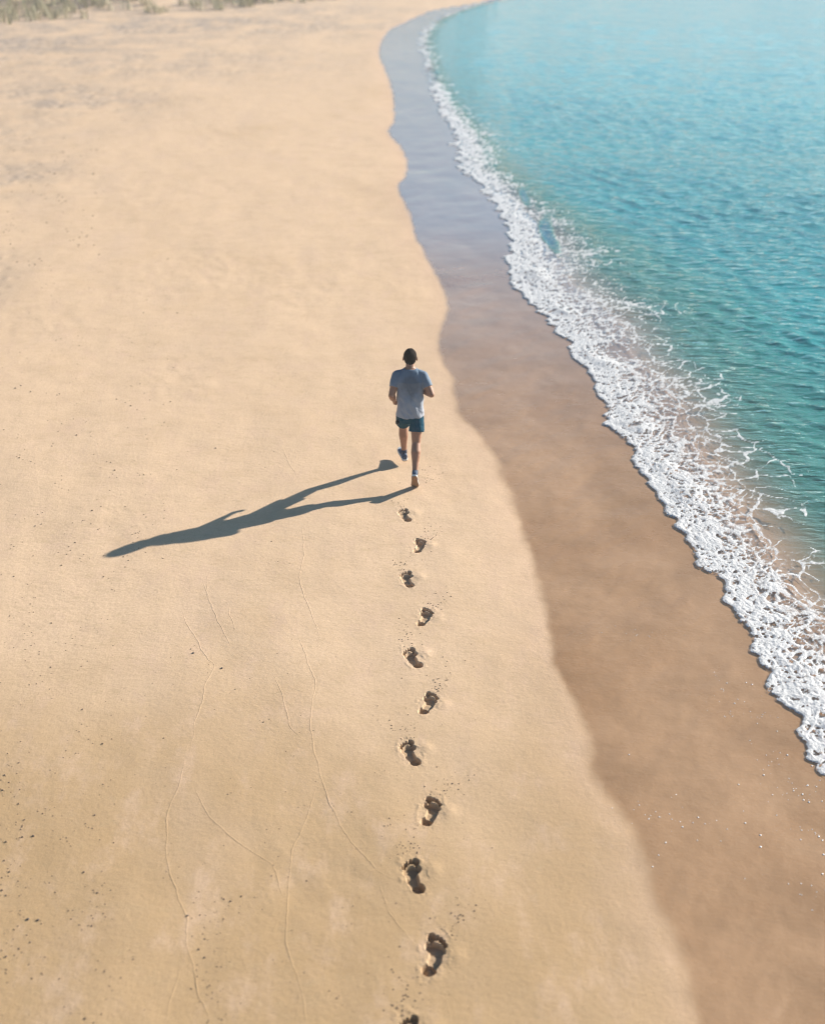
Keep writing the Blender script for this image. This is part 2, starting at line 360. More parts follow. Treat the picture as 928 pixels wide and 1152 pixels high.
for i, (V, F, A, N) in enumerate(foot_objs):
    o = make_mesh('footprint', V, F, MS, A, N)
    side = 'left' if prints[i][2] else 'right'
    extra = {0: ' and smallest', 8: ', clear toe holes', 9: ', last whole one', 10: ', cut by frame edge'}.get(i, '')
    tag(o, f'bare {side} footprint in dry sand, {words[i]} behind the runner{extra}', 'footprint', 'line of bare footprints behind the runner')

# ------------------------------------------------------------------ sea and foam
R, PHI = grid_axes(1.15, 1.15, (-3.5, 28.8))
RR, PP = np.meshgrid(R, PHI, indexing='ij'); X = RR*np.sin(PP); Y = RR*np.cos(PP)
k_ = np.where(np.abs(PP) < math.radians(29.6), 1/np.cos(PP), 1/np.cos(math.radians(29.6))); X *= k_; Y *= k_
ZS, DF, SS, DW, RO, DD, LC = ground_height(X, Y)
D = np.hypot(X, Y)
# scalloped front of the swash
far = sst(18, 45, Y)
sc = (1-np.abs(perlin(SS*1.1, SS*0+.3, 31))*1.6)*.16+(1-np.abs(perlin(SS*3.3, SS*0+.7, 32))*1.6)*.085+(1-np.abs(perlin(SS*9+DF*2, DF*3, 33))*1.6)*.030
t = DF+.16-sc*(1+far)
HWI = np.interp(SS, hs, hw)*(1+.25*perlin(SS*.9, SS*0, 35)); LWI = np.interp(SS, lsx, lw)*(1+.22*perlin(SS*.6, SS*0+4, 36))+.2*fbm(SS*3, DF*2, 38, 3)
LWI = np.maximum(LWI, HWI+.15)
vis = sst(140, 80, D)
# foam cover
wx = X+fbm(X*1.3, Y*1.3, 401, 3)*.32; wy = Y+fbm(X*1.3, Y*1.3, 402, 3)*.32
f1, f2 = worley(wx*3.3, wy*2.7, 411); e1 = f2-f1
f1b, f2b = worley(wx*8.5+fbm(X*5, Y*5, 405, 2)*.4, wy*7.5, 412); e2 = f2b-f1b
f1c, f2c = worley(X*22, Y*18, 413); e3 = f2c-f1c; pitn = fbm(X*8, Y*6.5, 431, 4)
heavy = sst(0, .04, t)*(1-sst(HWI*.65, HWI*1.10+.1, t))
f1d, f2d = worley(X*52, Y*44, 414); e4 = f2d-f1d
tt = np.clip((t-HWI*.6)/(LWI-HWI*.6+.05), 0, 1.5)
dens = np.clip(1-tt, 0, 1)
patch = fbm(X*1.0+3, Y*1.4, 421, 4)
cov = .22+dens*.62+patch*.60
lw1 = .03+.26*np.clip(cov, 0, 1)**1.3
lace = (1-sst(lw1*.5, lw1, e1))*sst(.02, .30, cov)
lace = np.maximum(lace, (1-sst(.07, .26, e2))*sst(.28, .62, cov)*.85)
lace = np.maximum(lace, (1-sst(.10, .34, e3))*sst(.45, .75, cov)*.75)
lace *= (.72+.5*perlin(X*16, Y*14, 425))
lace *= sst(0, .04, t)*(1-sst(.92, 1.10, (t/LWI)+.12*pitn))
hc = 1.06-.62*sst(.10, 1.15, t/np.maximum(HWI, .05))+.55*fbm(X*1.6, Y*2.2, 437, 4)           # how closed the foam is
hc = np.maximum(hc, 1.25*np.exp(-(t/.07)**2))
hfoam = np.clip(sst(.0, .30, hc-.92*sst(.05, .75, e2*1.2)-.42*sst(.1, .7, e3)+.55*pitn-.02), 0, 1)
hfoam = heavy*hfoam*(.74+.36*sst(-.4, .4, perlin(X*20, Y*18, 439)))
pit = pitn
FOAM = np.maximum(hfoam, lace)
# clear hollow of blue water held behind the first line of foam, and streaks of open water
hx, hy = px(619, 262, -.03)
hole = np.exp(-((X-hx-.02*(Y-hy)+.08*np.sin(Y*1.3))/.17)**2-((Y-hy)/1.6)**2)+.75*np.exp(-((X-hx+.30)/.13)**2-((Y-hy-3.3)/1.2)**2)
FOAM *= 1-.97*sst(.30, .62, hole+.45*pit)
FOAM = np.maximum(FOAM, .8*sst(30, 45, D)*np.exp(-((t-.12)/.40)**2)*(.95+.6*perlin(X*2.2, Y*1.2, 471)))
FOAM *= sst(0, .03, t)
# surf further up the bay: broken, softer
FOAM *= vis*(1-.60*sst(31, 46, D)*sst(-.25, .25, fbm(X*.5, Y*.25, 461, 3)))*(1-.35*sst(40, 60, D))
# waves
W = np.zeros_like(X); wr = np.random.default_rng(5)
for i in range(64):
    lam = .20*(2.6/.20)**(wr.random()); th = math.radians(-118+wr.normal()*34); kk = 2*math.pi/lam; a = .0050*lam if lam < .4 else .0050*.4*(lam/.4)**-.15
    samp = sst(.10, .45, lam/(2.2*D*D/CAM_H/FPX+1e-6)*.25)
    W += a*samp*np.sin(kk*(X*math.cos(th)+Y*math.sin(th))+wr.random()*6.28+.6*perlin(X*.5/lam**.5, Y*.5/lam**.5, 600+i))
W *= (.6+.8*sst(-.5, .5, fbm(X*.12, Y*.2, 650, 3)))
grow = sst(.3, 3.5, t)
lipz = (.004*sst(-.01, .03, t)+.009*np.exp(-((t-.05)/.04)**2))*np.exp(-np.clip(t, 0, None)/1.2)
lump = (heavy*(.0045*(1-e2*1.2)+.005*pit+.009*fbm(X*3.0, Y*3.0, 451, 3)+.005*(1-f1c)+.004*FOAM)+.004*lace)*sst(0, .12, t)
ridge = .035*np.exp(-((t-HWI*.5)/.16)**2)*sst(.0, .35, fbm(SS*.9, SS*0+9, 455, 2))*sst(.1, .3, t)
bore = hole*-.015
ZW = np.where(t > -.02, np.maximum(ZS, -.045-.0*X)+lipz, ZS-.10)
ZW = -.047+lipz+lump+ridge+bore+W*grow
ZW = np.where(t < .0, ZS-.06, np.maximum(ZW, ZS+.006))
DEP = np.clip(ZW-ZS, 0, None)
DEP = DEP+sst(.25, .9, hole+.2*pit)*1.3
nr, nc = X.shape; Q = quads(nr, nc)
tf = np.maximum.reduce([t[:-1, :-1], t[1:, :-1], t[:-1, 1:], t[1:, 1:]])
seaf = tf > -.02
fsm = np.maximum(heavy, sst(.25, .45, cov)*(t < LWI))*vis; fc_ = .25*(fsm[:-1, :-1]+fsm[1:, :-1]+fsm[:-1, 1:]+fsm[1:, 1:])*(1-sst(.3, .6, hole[:-1, :-1]))
isf = (fc_ > .45) & seaf
V = np.stack([X, Y, ZW], -1).reshape(-1, 3); N = grid_normals(X, Y, ZW).reshape(-1, 3)
A = dict(pool=sst(.30, .95, hole+.25*pit).ravel(), depth=DEP.ravel(), foam=FOAM.ravel(), dist=t.ravel())
v, f, a, n = compact(V, Q[isf].reshape(-1, 4), A, N)
tag(make_mesh('sea_foam', v, f, MW, a, n), 'white lacy foam along the scalloped front of the wave', 'foam', kind='stuff')
v, f, a, n = compact(V, Q[seaf & ~isf].reshape(-1, 4), A, N)
tag(make_mesh('sea_water', v, f, MW, a, n), kind='structure')

# ------------------------------------------------------------------ thin rill ridges on the dry sand
def gz(x, y):
    z = ground_height(np.array([float(x)]), np.array([float(y)]))[0]; return float(z[0])
def Z1(p): return [(a*.485, 650+b*.485) for a, b in p]
def Z2(p): return [(400+a*.2536, 860+b*.2536) for a, b in p]
rills = [Z1([(420, 70), (432, 105), (450, 130), (480, 185), (497, 203), (482, 240), (470, 285), (452, 340), (443, 405)]),
 Z1([(428, 418), (420, 470), (400, 520), (386, 555), (388, 620), (395, 690), (415, 740), (432, 790), (435, 850), (450, 900), (460, 960), (480, 1010), (487, 1060)]),
 Z1([(435, 868), (415, 920), (398, 975), (380, 1050)]), Z1([(470, 0), (490, 60), (510, 110), (530, 145), (536, 168)]), Z1([(528, 60), (540, 105), (552, 130)]),
 Z1([(692, 130), (712, 190), (733, 250), (722, 290), (726, 385), (745, 455), (760, 510), (800, 590), (850, 650), (880, 680), (928, 705)]),
 Z1([(628, 215), (655, 270), (670, 335), (690, 365), (722, 383)]), Z1([(655, 245), (690, 262), (725, 272)]),
 Z1([(735, 470), (720, 530), (692, 600), (675, 660), (668, 740), (662, 790), (668, 850), (690, 930), (705, 980), (714, 1050)]),
 Z1([(450, 480), (478, 540), (540, 603), (610, 650), (640, 680), (660, 750)]), Z1([(875, 685), (895, 750), (928, 812)]), Z1([(695, 960), (690, 1000), (686, 1045)]),
 Z2([(100, 465), (160, 490), (205, 545)]), Z2([(120, 540), (150, 650), (190, 715), (245, 780), (270, 815)]), Z2([(350, 955), (390, 985), (450, 1050), (515, 1110)]), Z2([(400, 1000), (405, 1060), (430, 1150)]),
 [(340, 590), (342, 620), (338, 655), (350, 690), (362, 720)], [(232, 640), (234, 668), (244, 695)], [(318, 500), (325, 520), (340, 545)], [(1, 545), (8, 542)]]
RV, RF, RA = [], [], []
for pts in rills:
    P = resample(pxs(pts), .04); seg = np.hypot(*np.diff(P, axis=0).T); s = np.r_[0, np.cumsum(seg)]
    n = max(6, int(s[-1]/.02)); q = np.linspace(0, s[-1], n); cx = np.interp(q, s, P[:, 0]); cy = np.interp(q, s, P[:, 1])
    cx += fbm(q*3, q*0+len(RV), 700, 3)*.03+fbm(q*14, q*0+len(RV), 702, 2)*.006; cy += fbm(q*3, q*0+5+len(RV), 701, 3)*.02
    zz = ground_height(cx, cy)[0]; tx = np.gradient(cx); ty = np.gradient(cy); l = np.hypot(tx, ty)+1e-9; ox, oy = -ty/l, tx/l
    wd = (.0058+.0035*perlin(q*2.5, q*0+1, 703))*sst(0, .15, q)*sst(0, .15, s[-1]-q)+.001
    hh = (.0024+.0019*perlin(q*3.0, q*0+2, 704))*sst(0, .3, q)*sst(0, .3, s[-1]-q)
    b = sum(len(r) for r in RV)
    cols = [(-1.9, -.0015), (-.9, .1), (0, 1), (.9, .1), (1.9, -.0015)]
    arr = np.stack([np.stack([cx+ox*wd*c, cy+oy*wd*c, zz+(hh*e if e > 0 else -.0015)+.0], -1) for c, e in cols], 1)
    RV.append(arr.reshape(-1, 3)); i = (np.arange(n-1)[:, None]*5+np.arange(4)[None, :]+b)
    RF.append(np.stack([i, i+5, i+6, i+1], -1).reshape(-1, 4))
RV = np.vstack(RV); nv = len(RV)
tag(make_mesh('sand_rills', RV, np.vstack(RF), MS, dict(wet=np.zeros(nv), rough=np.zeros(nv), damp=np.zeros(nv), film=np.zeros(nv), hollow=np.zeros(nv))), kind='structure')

# ------------------------------------------------------------------ crumbs, grit, bubbles
def lump_mesh(r, seed, flat=.6, sub=1):
    bm = bmesh.new(); bmesh.ops.create_icosphere(bm, subdivisions=sub, radius=1)
    q = random.Random(seed)
    for vv in bm.verts:
        vv.co = Vector((vv.co.x*(1+q.uniform(-.25, .35)), vv.co.y*(1+q.uniform(-.25, .25)), vv.co.z*flat*(1+q.uniform(-.2, .2))))*r
    V = np.array([x.co[:] for x in bm.verts]); F = np.array([[x.index for x in f.verts] for f in bm.faces]); bm.free(); return V, F
def scatter(name, P, Rr, mat, lift=.25, flat=.6, **kw):
    protos = [lump_mesh(1, 50+i, flat) for i in range(6)]; VV, FF = [], []; b = 0
    zz = ground_height(P[:, 0], P[:, 1])[0]
    for i, (p, r) in enumerate(zip(P, Rr)):
        V, F = protos[i % 6]; a = rng.random()*6.28; c, s = math.cos(a), math.sin(a)
        VV.append(np.stack([(V[:, 0]*c-V[:, 1]*s)*r+p[0], (V[:, 0]*s+V[:, 1]*c)*r+p[1], V[:, 2]*r+zz[i]+lift*r], -1)); FF.append(F+b); b += len(V)
    return tag(make_mesh(name, np.vstack(VV), np.vstack(FF), mat, smooth=False), **kw)
pts, rs = [], []
def jit(n, x0, y0, x1, y1, r0=.004, r1=.009, clump=None):
    k = 0
    while k < n:
        x = rng.uniform(x0, x1); y = rng.uniform(y0, y1)
        if clump and perlin(np.array([x*clump]), np.array([y*clump]), 900)[0] < .12: 
            if rng.random() < .85: continue
        pts.append(px(x, y)); rs.append(rng.uniform(r0, r1)*(1 if rng.random() < .9 else 1.6)); k += 1
jit(260, 0, 640, 130, 1152, .003, .008, .02); jit(190, 100, 700, 460, 1152, .0025, .006, .015)
jit(260, 0, 290, 200, 640, .004, .010, .03); jit(60, 150, 350, 340, 640, .003, .007, .03)
jit(40, 500, 700, 560, 1152, .002, .004); jit(120, 0, 150, 120, 300, .008, .020, .03); jit(60, 215, 1000, 260, 1150, .003, .007); jit(60, 0, 820, 25, 1100, .003, .008)
for fx, fy, left, L, turn in prints + [(470, 549, 0, .33, 12)]:
    cx, cy = px(fx, fy); near = (fy-500)/570
    for k in range(int(26+18*near)):            # sand flicked ahead of the toes
        d = L*.52+abs(rng.normal())*.24; a = math.radians(rng.normal()*12+(24 if not left else -10))
        pts.append((cx+math.sin(a)*d+rng.normal()*.02, cy+math.cos(a)*d)); rs.append(rng.uniform(.0025, .0085))
    for k in range(6):
        pts.append((cx+rng.normal()*.16, cy+rng.normal()*.22-.05)); rs.append(rng.uniform(.002, .005))
for a, b in ((165, 65), (430, 800), (620, 2530)): pass
MC = simple('dark_grit', (.20, .14, .09), .9, .3, 60)
def ok(p):
    return all(math.hypot(p[0]-px(q[0], q[1])[0], (p[1]-px(q[0], q[1])[1])*.62) > .12*1.0 for q in prints)
sel = [i for i, p in enumerate(pts) if ok(p)]
scatter('sand_crumbs', np.array([pts[i] for i in sel]), np.array([rs[i]*.85 for i in sel]), MC, label='small dark crumbs of sand and shell grit strewn over the dry beach', cat='sand grit', kind='stuff')
# single pebbles
peb = [(20, 295), (33, 294), (47, 589), (40, 591), (162, 352), (243, 504), (93, 798), (107, 917), (38, 940), (28, 922), (32, 1033), (43, 1034), (7, 1075), (250, 752), (218, 735), (18, 437), (24, 434), (35, 441), (108, 217), (14, 216), (95, 981), (211, 1030), (5, 484), (59, 502)]
MP = simple('pebble_stone', (.13, .10, .08), .75, .3, 40)
pv, pf = lump_mesh(1, 7, .6, 2); proto = None
for i, (a, b) in enumerate(peb):
    x, y = px(a, b)
    if proto is None: o = proto = make_mesh('pebble', pv, pf, MP)
    else: o = proto.copy(); C.objects.link(o)
    o.location = (x, y, gz(x, y)+.004); r = rng.uniform(.006, .010)*(1+y/60); o.scale = (r, r*rng.uniform(.8, 1.2), r); o.rotation_euler = (0, 0, rng.uniform(0, 6))
    tag(o, 'small dark pebble lying loose on the dry sand in the left half', 'pebble', 'dark pebbles on the dry sand')
# bubbles left on the wet sand
pts, rs = [], []
def zz3(x, y): return (560+x*.3966, 750+y*.3966)
for a, b in [(385, 405), (417, 418), (432, 420), (457, 424), (493, 430), (523, 453), (553, 440), (568, 424), (587, 443), (620, 432), (650, 455), (632, 490), (702, 436), (745, 470), (697, 402), (792, 410), (737, 150), (660, 118), (700, 90), (672, 95),
 (755, 297), (780, 352), (715, 200), (822, 240), (880, 325), (905, 328), (866, 350), (840, 340), (868, 365), (884, 372), (921, 370), (860, 480), (912, 470), (922, 480), (925, 520), (861, 606), (905, 630), (892, 682), (922, 577), (438, 567), (745, 505), (565, 492), (475, 500), (455, 535), (700, 597), (683, 327), (892, 270), (650, 38), (705, 35), (722, 40), (793, 172), (372, 248)]:
    q = zz3(a, b); pts.append(px(*q)); rs.append(rng.uniform(.004, .009))
for a, b, n in ((900, 880, 26), (870, 850, 14), (850, 800, 12), (905, 930, 12), (820, 790, 8), (740, 905, 10), (770, 925, 8), (690, 712, 12), (720, 708, 10), (900, 990, 6), (480, 428, 6), (515, 430, 6), (812, 760, 10)):
    for k in range(n): pts.append(px(a+rng.normal()*22, b+rng.normal()*(9 if n != 12 else 2.5))); rs.append(rng.uniform(.002, .0055))
P = np.array(pts); d1 = shore(P[:, 0], P[:, 1])[0]; m = d1 < -.1
MB = simple('foam_bubble', (.9, .9, .9), .25, .05, 40, 0, .8)
scatter('foam_bubbles', P[m], np.array(rs)[m], MB, lift=.2, flat=.4, label='tiny white foam bubbles left behind on the wet brown sand', cat='foam bubbles', kind='stuff')

# ------------------------------------------------------------------ dune grass
MG = simple('dune_grass_blades', (.42, .37, .22), .7, .35, 3)
GV, GF = [], []; b = 0
npts = 3600
cand = np.stack([rng.uniform(-60, 6, 16000), rng.uniform(56, 110, 16000)], -1)
dd = -sdist(cand[:, 0], cand[:, 1], dune_line)[0]; pn = fbm(cand[:, 0]*.25, cand[:, 1]*.25, 950, 3)
cand = cand[(dd > -1.8+pn*3) & (dd < 30) & (pn+.3*np.clip(dd/5, 0, 1) > -.12)][:npts]
cz = ground_height(cand[:, 0], cand[:, 1])[0]
for (x, y), z in zip(cand, cz):
    hgt = rng.uniform(.35, .8)
    for k in range(16):
        a = rng.uniform(0, 6.28); sp = rng.uniform(.05, .5)*hgt; bx = x+rng.normal()*.12; by = y+rng.normal()*.12; ww = .012
        ww = .018; dx, dy = math.cos(a), math.sin(a); hx_, hy_ = -dy*ww, dx*ww; h1 = hgt*rng.uniform(.6, 1)
        GV += [(bx-hx_, by-hy_, z-.03), (bx+hx_, by+hy_, z-.03), (bx+dx*sp*.4+hx_*.8, by+dy*sp*.4+hy_*.8, z+h1*.6), (bx+dx*sp*.4-hx_*.8, by+dy*sp*.4-hy_*.8, z+h1*.6),
               (bx+dx*sp+hx_*.2, by+dy*sp+hy_*.2, z+h1), (bx+dx*sp-hx_*.2, by+dy*sp-hy_*.2, z+h1)]
        GF += [(b, b+1, b+2, b+3), (b+3, b+2, b+4, b+5)]; b += 6
tag(make_mesh('dune_grass', GV, GF, MG), 'yellow-green marram grass growing over the dune foot far up the beach', 'grass', kind='stuff')
# the one dark bush at the dune's foot
bx, by = px(286, 2); bz = gz(bx, by); bm = bmesh.new(); lv, lf = [], []; b = 0
root = bpy.data.objects.new('dune_shrub', None); C.objects.link(root); root.location = (bx, by, bz)
tag(root, 'single dark low bush beyond the bend of the beach, right of the dune grass', 'bush')
for k in range(1400):
    a = rng.uniform(0, 6.28); q = rng.random()**.5; e = rng.random()
    c = np.array([math.cos(a)*q*1.0*(1-.3*e), math.sin(a)*q*.6*(1-.3*e), .08+e*.55*(1-q*q*.6)]); d1 = rng.normal(size=3); d1 /= np.linalg.norm(d1); d2 = np.cross(d1, rng.normal(size=3)); d2 /= np.linalg.norm(d2)
    s = rng.uniform(.03, .06); lv += [c-d1*s, c+d2*s*.5, c+d1*s, c-d2*s*.5]; lf.append((b, b+1, b+2, b+3)); b += 4
o = make_mesh('foliage', lv, lf, simple('shrub_leaves', (.05, .055, .025), .7, .4, 5)); o.parent = root
def tube(bm, p0, p1, r0, r1, n=10):
    p0, p1 = Vector(p0), Vector(p1); d = p1-p0; q = d.to_track_quat('Z', 'Y').to_matrix().to_4x4()
    bmesh.ops.create_cone(bm, cap_ends=True, segments=n, radius1=r0, radius2=r1, depth=d.length, matrix=Matrix.Translation((p0+p1)/2) @ q)
for k in range(7): a = k*.9; tube(bm, (0, 0, -.05), (math.cos(a)*.5, math.sin(a)*.3, .45), .025, .008, 6)
me = bpy.data.meshes.new('stem'); bm.to_mesh(me); bm.free(); me.materials.append(simple('shrub_bark', (.10, .075, .05))); o = bpy.data.objects.new('stem', me); C.objects.link(o); o.parent = root

# ------------------------------------------------------------------ the runner
def cap(bm, p0, p1, r0, r1):
    p0, p1 = Vector(p0), Vector(p1)
    tube(bm, p0, p1, r0, r1, 20)
    for p, r in ((p0, r0), (p1, r1)): bmesh.ops.create_uvsphere(bm, u_segments=20, v_segments=12, radius=r, matrix=Matrix.Translation(p))
def ell(bm, c, r, rot=(0, 0, 0)):
    from mathutils import Euler
    bmesh.ops.create_uvsphere(bm, u_segments=24, v_segments=16, radius=1, matrix=Matrix.Translation(c) @ Euler(rot).to_matrix().to_4x4() @ Matrix.Diagonal((*r, 1)))
def loft(bm, rings, n=28, power=2.3):
    """rings: (centre, half width, half depth[, yaw]) ; closed solid"""
    prev = None; first = None
    for c, a, d, *yw in rings:
        yw = yw[0] if yw else 0; vs = []
        for k in range(n):
            th = 2*math.pi*k/n; cx, sx = math.cos(th), math.sin(th)
            xx = a*abs(cx)**(2/power)*(1 if cx >= 0 else -1); yy = d*abs(sx)**(2/power)*(1 if sx >= 0 else -1)
            vs.append(bm.verts.new((c[0]+xx*math.cos(yw)-yy*math.sin(yw), c[1]+xx*math.sin(yw)+yy*math.cos(yw), c[2])))
        if prev:
            for k in range(n): bm.faces.new((prev[k], prev[(k+1) % n], vs[(k+1) % n], vs[k]))
        else: first = vs
        prev = vs
    bm.faces.new(list(reversed(first))); bm.faces.new(prev)
def solidify_mesh(bm, name, mat, parent=None, voxel=.006, smooth=6, fac=.5, disp=None):
    bmesh.ops.recalc_face_normals(bm, faces=bm.faces)
    me = bpy.data.meshes.new('tmp'); bm.to_mesh(me); bm.free(); o = bpy.data.objects.new('tmp', me); C.objects.link(o)
    m = o.modifiers.new('r', 'REMESH'); m.mode = 'VOXEL'; m.voxel_size = voxel
    if smooth: m2 = o.modifiers.new('s', 'SMOOTH'); m2.iterations = smooth; m2.factor = fac
    dg = bpy.context.evaluated_depsgraph_get(); me2 = bpy.data.meshes.new_from_object(o.evaluated_get(dg)); bpy.data.objects.remove(o); me2.name = name
    n = len(me2.vertices); co = np.empty(n*3, np.float32); me2.vertices.foreach_get('co', co); co = co.reshape(-1, 3)
    if disp is not None:
        no = np.empty(n*3, np.float32); me2.vertices.foreach_get('normal', no); no = no.reshape(-1, 3)
        co = co+no*disp(co)[:, None]; me2.vertices.foreach_set('co', co.ravel().astype(np.float32))
    me2.polygons.foreach_set('use_smooth', np.ones(len(me2.polygons), bool)); me2.materials.clear(); me2.materials.append(mat); me2.update()
    r = bpy.data.objects.new(name, me2); C.objects.link(r)
    if parent: r.parent = parent
    return r

CX = -.030
J = dict(
 Lsh=Vector((CX-.166, 13.745, 1.352)), Lel=Vector((-.262, 13.60, 1.135)), Lwr=Vector((-.236, 13.80, .985)),
 Rsh=Vector((CX+.166, 13.72, 1.352)), Rel=Vector((.236, 13.60, 1.150)), Rwr=Vector((.085, 13.815, 1.150)),
 Lhp=Vector((CX-.085, 13.64, .87)), Lkn=Vector((-.120, 13.93, .565)), Lan=Vector((-.112, 13.985, .160)),
 Rhp=Vector((CX+.085, 13.62, .87)), Rkn=Vector((.047, 13.50, .525)), Ran=Vector((.032, 13.262, .215)))
torso = [(.80, 13.63, .135, .105), (.88, 13.63, .158, .115), (.97, 13.64, .148, .102), (1.07, 13.665, .138, .092), (1.20, 13.695, .155, .100), (1.31, 13.72, .170, .108), (1.375, 13.735, .150, .088), (1.425, 13.74, .105, .065), (1.445, 13.745, .065, .055)]
MSK = simple('skin', (.33, .165, .098), .5, .08, 20)
bm = bmesh.new()
loft(bm, [((CX, y, z), a, d) for z, y, a, d in torso])
def hand(bm, wr, d, up, side, s=1.0):
    """palm along d, knuckles; fingers curl towards 'up' x d ; side = direction of the thumb"""
    d = d.normalized(); up = up.normalized(); sd = side.normalized()
    c0 = wr+d*.012
    for k in range(4):
        off = sd*(.030-.020*k); kn = wr+d*(.088-.004*abs(k-1))+off; cap(bm, c0+off*.7, kn, .0125, .0105)
        L = [.040, .044, .041, .033][k]; p1 = kn+d*L*.45-up*L*.85; p2 = p1-d*L*.62-up*L*.22; p3 = p2-d*L*.15+up*L*.5
        cap(bm, kn, p1, .0095, .0088); cap(bm, p1, p2, .0088, .008); cap(bm, p2, p3, .008, .0072)
    t0 = wr+d*.025+sd*.028-up*.004; t1 = t0+d*.032+sd*.016-up*.016; t2 = t1+d*.026-sd*.012-up*.016; cap(bm, t0, t1, .013, .0105); cap(bm, t1, t2, .0105, .0085)
for sd, m in (('L', -1), ('R', 1)):
    sh, el, wr = J[sd+'sh'], J[sd+'el'], J[sd+'wr']
    cap(bm, sh, sh.lerp(el, .45), .056, .054); cap(bm, sh.lerp(el, .4), el, .054, .041)
    mid = el.lerp(wr, .35); cap(bm, el, mid, .041, .045); cap(bm, mid, wr, .045, .029)
    d = (wr-el).normalized(); up = Vector((m*.9, 0, .35)); up = (up-d*up.dot(d)); sdv = d.cross(up)
    if sdv.z < 0: sdv = -sdv
    hand(bm, wr, d, up, sdv)
    hp, kn, an = J[sd+'hp'], J[sd+'kn'], J[sd+'an']
    cap(bm, hp, hp.lerp(kn, .5), .082, .072); cap(bm, hp.lerp(kn, .5), kn, .074, .056)
    calf = kn.lerp(an, .32); back = Vector((0, -.014, 0)) if sd == 'L' else Vector((0, -.012, .010))
    cap(bm, kn, calf+back, .055, .062); cap(bm, calf+back, kn.lerp(an, .62), .062, .046); cap(bm, kn.lerp(an, .6), an, .046, .033)
    ax = (an-kn).normalized(); cap(bm, an, an+ax*.03, .031, .030)
# neck and head
NB = Vector((CX, 13.750, 1.42)); HC = Vector((CX, 13.805, 1.560))
cap(bm, NB, HC+Vector((0, -.015, -.05)), .057, .053)
cap(bm, NB+Vector((-.09, 0, -.035)), NB+Vector((0, .0, .02)), .04, .05); cap(bm, NB+Vector((.09, 0, -.035)), NB+Vector((0, .0, .02)), .04, .05)
ell(bm, HC+Vector((0, -.005, .02)), (.076, .096, .098)); ell(bm, HC+Vector((0, .028, -.045)), (.060, .068, .075))
ell(bm, HC+Vector((0, .062, -.085)), (.028, .024, .024))
cap(bm, HC+Vector((0, .090, .012)), HC+Vector((0, .110, -.024)), .009, .014)            # nose
cap(bm, HC+Vector((-.022, .088, -.060)), HC+Vector((.022, .088, -.060)), .009, .009)     # lips
for m in (-1, 1):
    ell(bm, HC+Vector((m*.083, -.005, -.008)), (.009, .020, .033), (0, 0, m*.5)); ell(bm, HC+Vector((m*.032, .080, .022)), (.020, .016, .010))
    ell(bm, HC+Vector((m*.030, .083, .004)), (.013, .010, .009))
person = solidify_mesh(bm, 'person', MSK, None, .0048, 5)
tag(person, 'man seen from behind jogging up the beach in grey-blue t-shirt, teal shorts and trainers', 'person')
# hair
MH = simple('dark_brown_hair', (.016, .010, .007), .85, .7, 110, .008, .1)
bm = bmesh.new(); ell(bm, HC+Vector((0, -.012, .030)), (.082, .098, .096)); ell(bm, HC+Vector((0, -.042, -.008)), (.073, .060, .068))
hair = solidify_mesh(bm, 'hair', MH, person, .0055, 3, .5, lambda c: (fbm(c[:, 0]*60+c[:, 2]*20, c[:, 1]*60, 970, 2)*.004))
# trim the hair away from the face
b2 = bmesh.new(); b2.from_mesh(hair.data)
rm = [v_ for v_ in b2.verts if (v_.co-HC).y > .030+max(0, (v_.co-HC).z-.035)*1.2 or (abs((v_.co-HC).x) > .066 and (v_.co-HC).z < -.015 and (v_.co-HC).y > -.03)]
bmesh.ops.delete(b2, geom=rm, context='VERTS'); b2.to_mesh(hair.data); b2.free()
# eyes
for m in (-1, 1):
    bm = bmesh.new(); ell(bm, HC+Vector((m*.030, .085, .005)), (.012, .010, .0075)); me = bpy.data.meshes.new('eye'); bm.to_mesh(me); bm.free(); me.materials.append(simple('eye_dark', (.06, .045, .035), .2)); e = bpy.data.objects.new('eye', me); C.objects.link(e); e.parent = person
# t-shirt
def shirt_material():
    k = NT('heather_jersey'); P = k.pos(); sep = k.n('ShaderNodeSeparateXYZ', {0: P}); x, y, z = sep.outputs
    nz = k.noise(P, 6, 5, .7); fine = k.noise(P, 160, 2, .6)
    c = k.mix(fine, (.27, .29, .33), (.35, .365, .40))
    # blue shoulders fade to pale grey hem; part of the blue is painted skylight
    f = k.ramp(k.math('ADD', z, k.math('MULTIPLY', nz, .5)), 1.20, 1.75)
    c = k.mix(f, c, (.125, .175, .235))
    # sweat down the spine
    dx = k.math('ABSOLUTE', k.math('SUBTRACT', x, CX+.012)); s = k.math('ADD', k.math('MULTIPLY', dx, 7.5), k.math('MULTIPLY', k.math('POWER', k.math('ABSOLUTE', k.math('SUBTRACT', z, 1.25)), 2.0), 26.0))
    s = k.math('ADD', s, k.math('MULTIPLY', k.math('SUBTRACT', nz, .5), 2.2))
    c = k.mix(k.math('MULTIPLY', k.ramp(s, 1.1, .3), .62), c, (.085, .095, .115))
    p = k.n('ShaderNodeBsdfPrincipled', {'Base Color': c, 'Roughness': .85, 'Normal': k.n('ShaderNodeBump', {'Strength': .6, 'Distance': .01, 'Height': nz}).outputs[0]})
    p.inputs['Specular IOR Level'].default_value = .2; k.link(p.outputs[0], k.out.inputs[0]); return k.m
MT = shirt_material()
bm = bmesh.new()
sh = [(.862, 13.622, .178, .146), (.93, 13.632, .176, .142), (1.03, 13.652, .168, .124), (1.18, 13.690, .170, .116), (1.30, 13.718, .184, .122), (1.365, 13.733, .160, .103), (1.410, 13.740, .120, .085), (1.442, 13.745, .080, .066)]
loft(bm, [((CX, y, z), a, d) for z, y, a, d in sh])
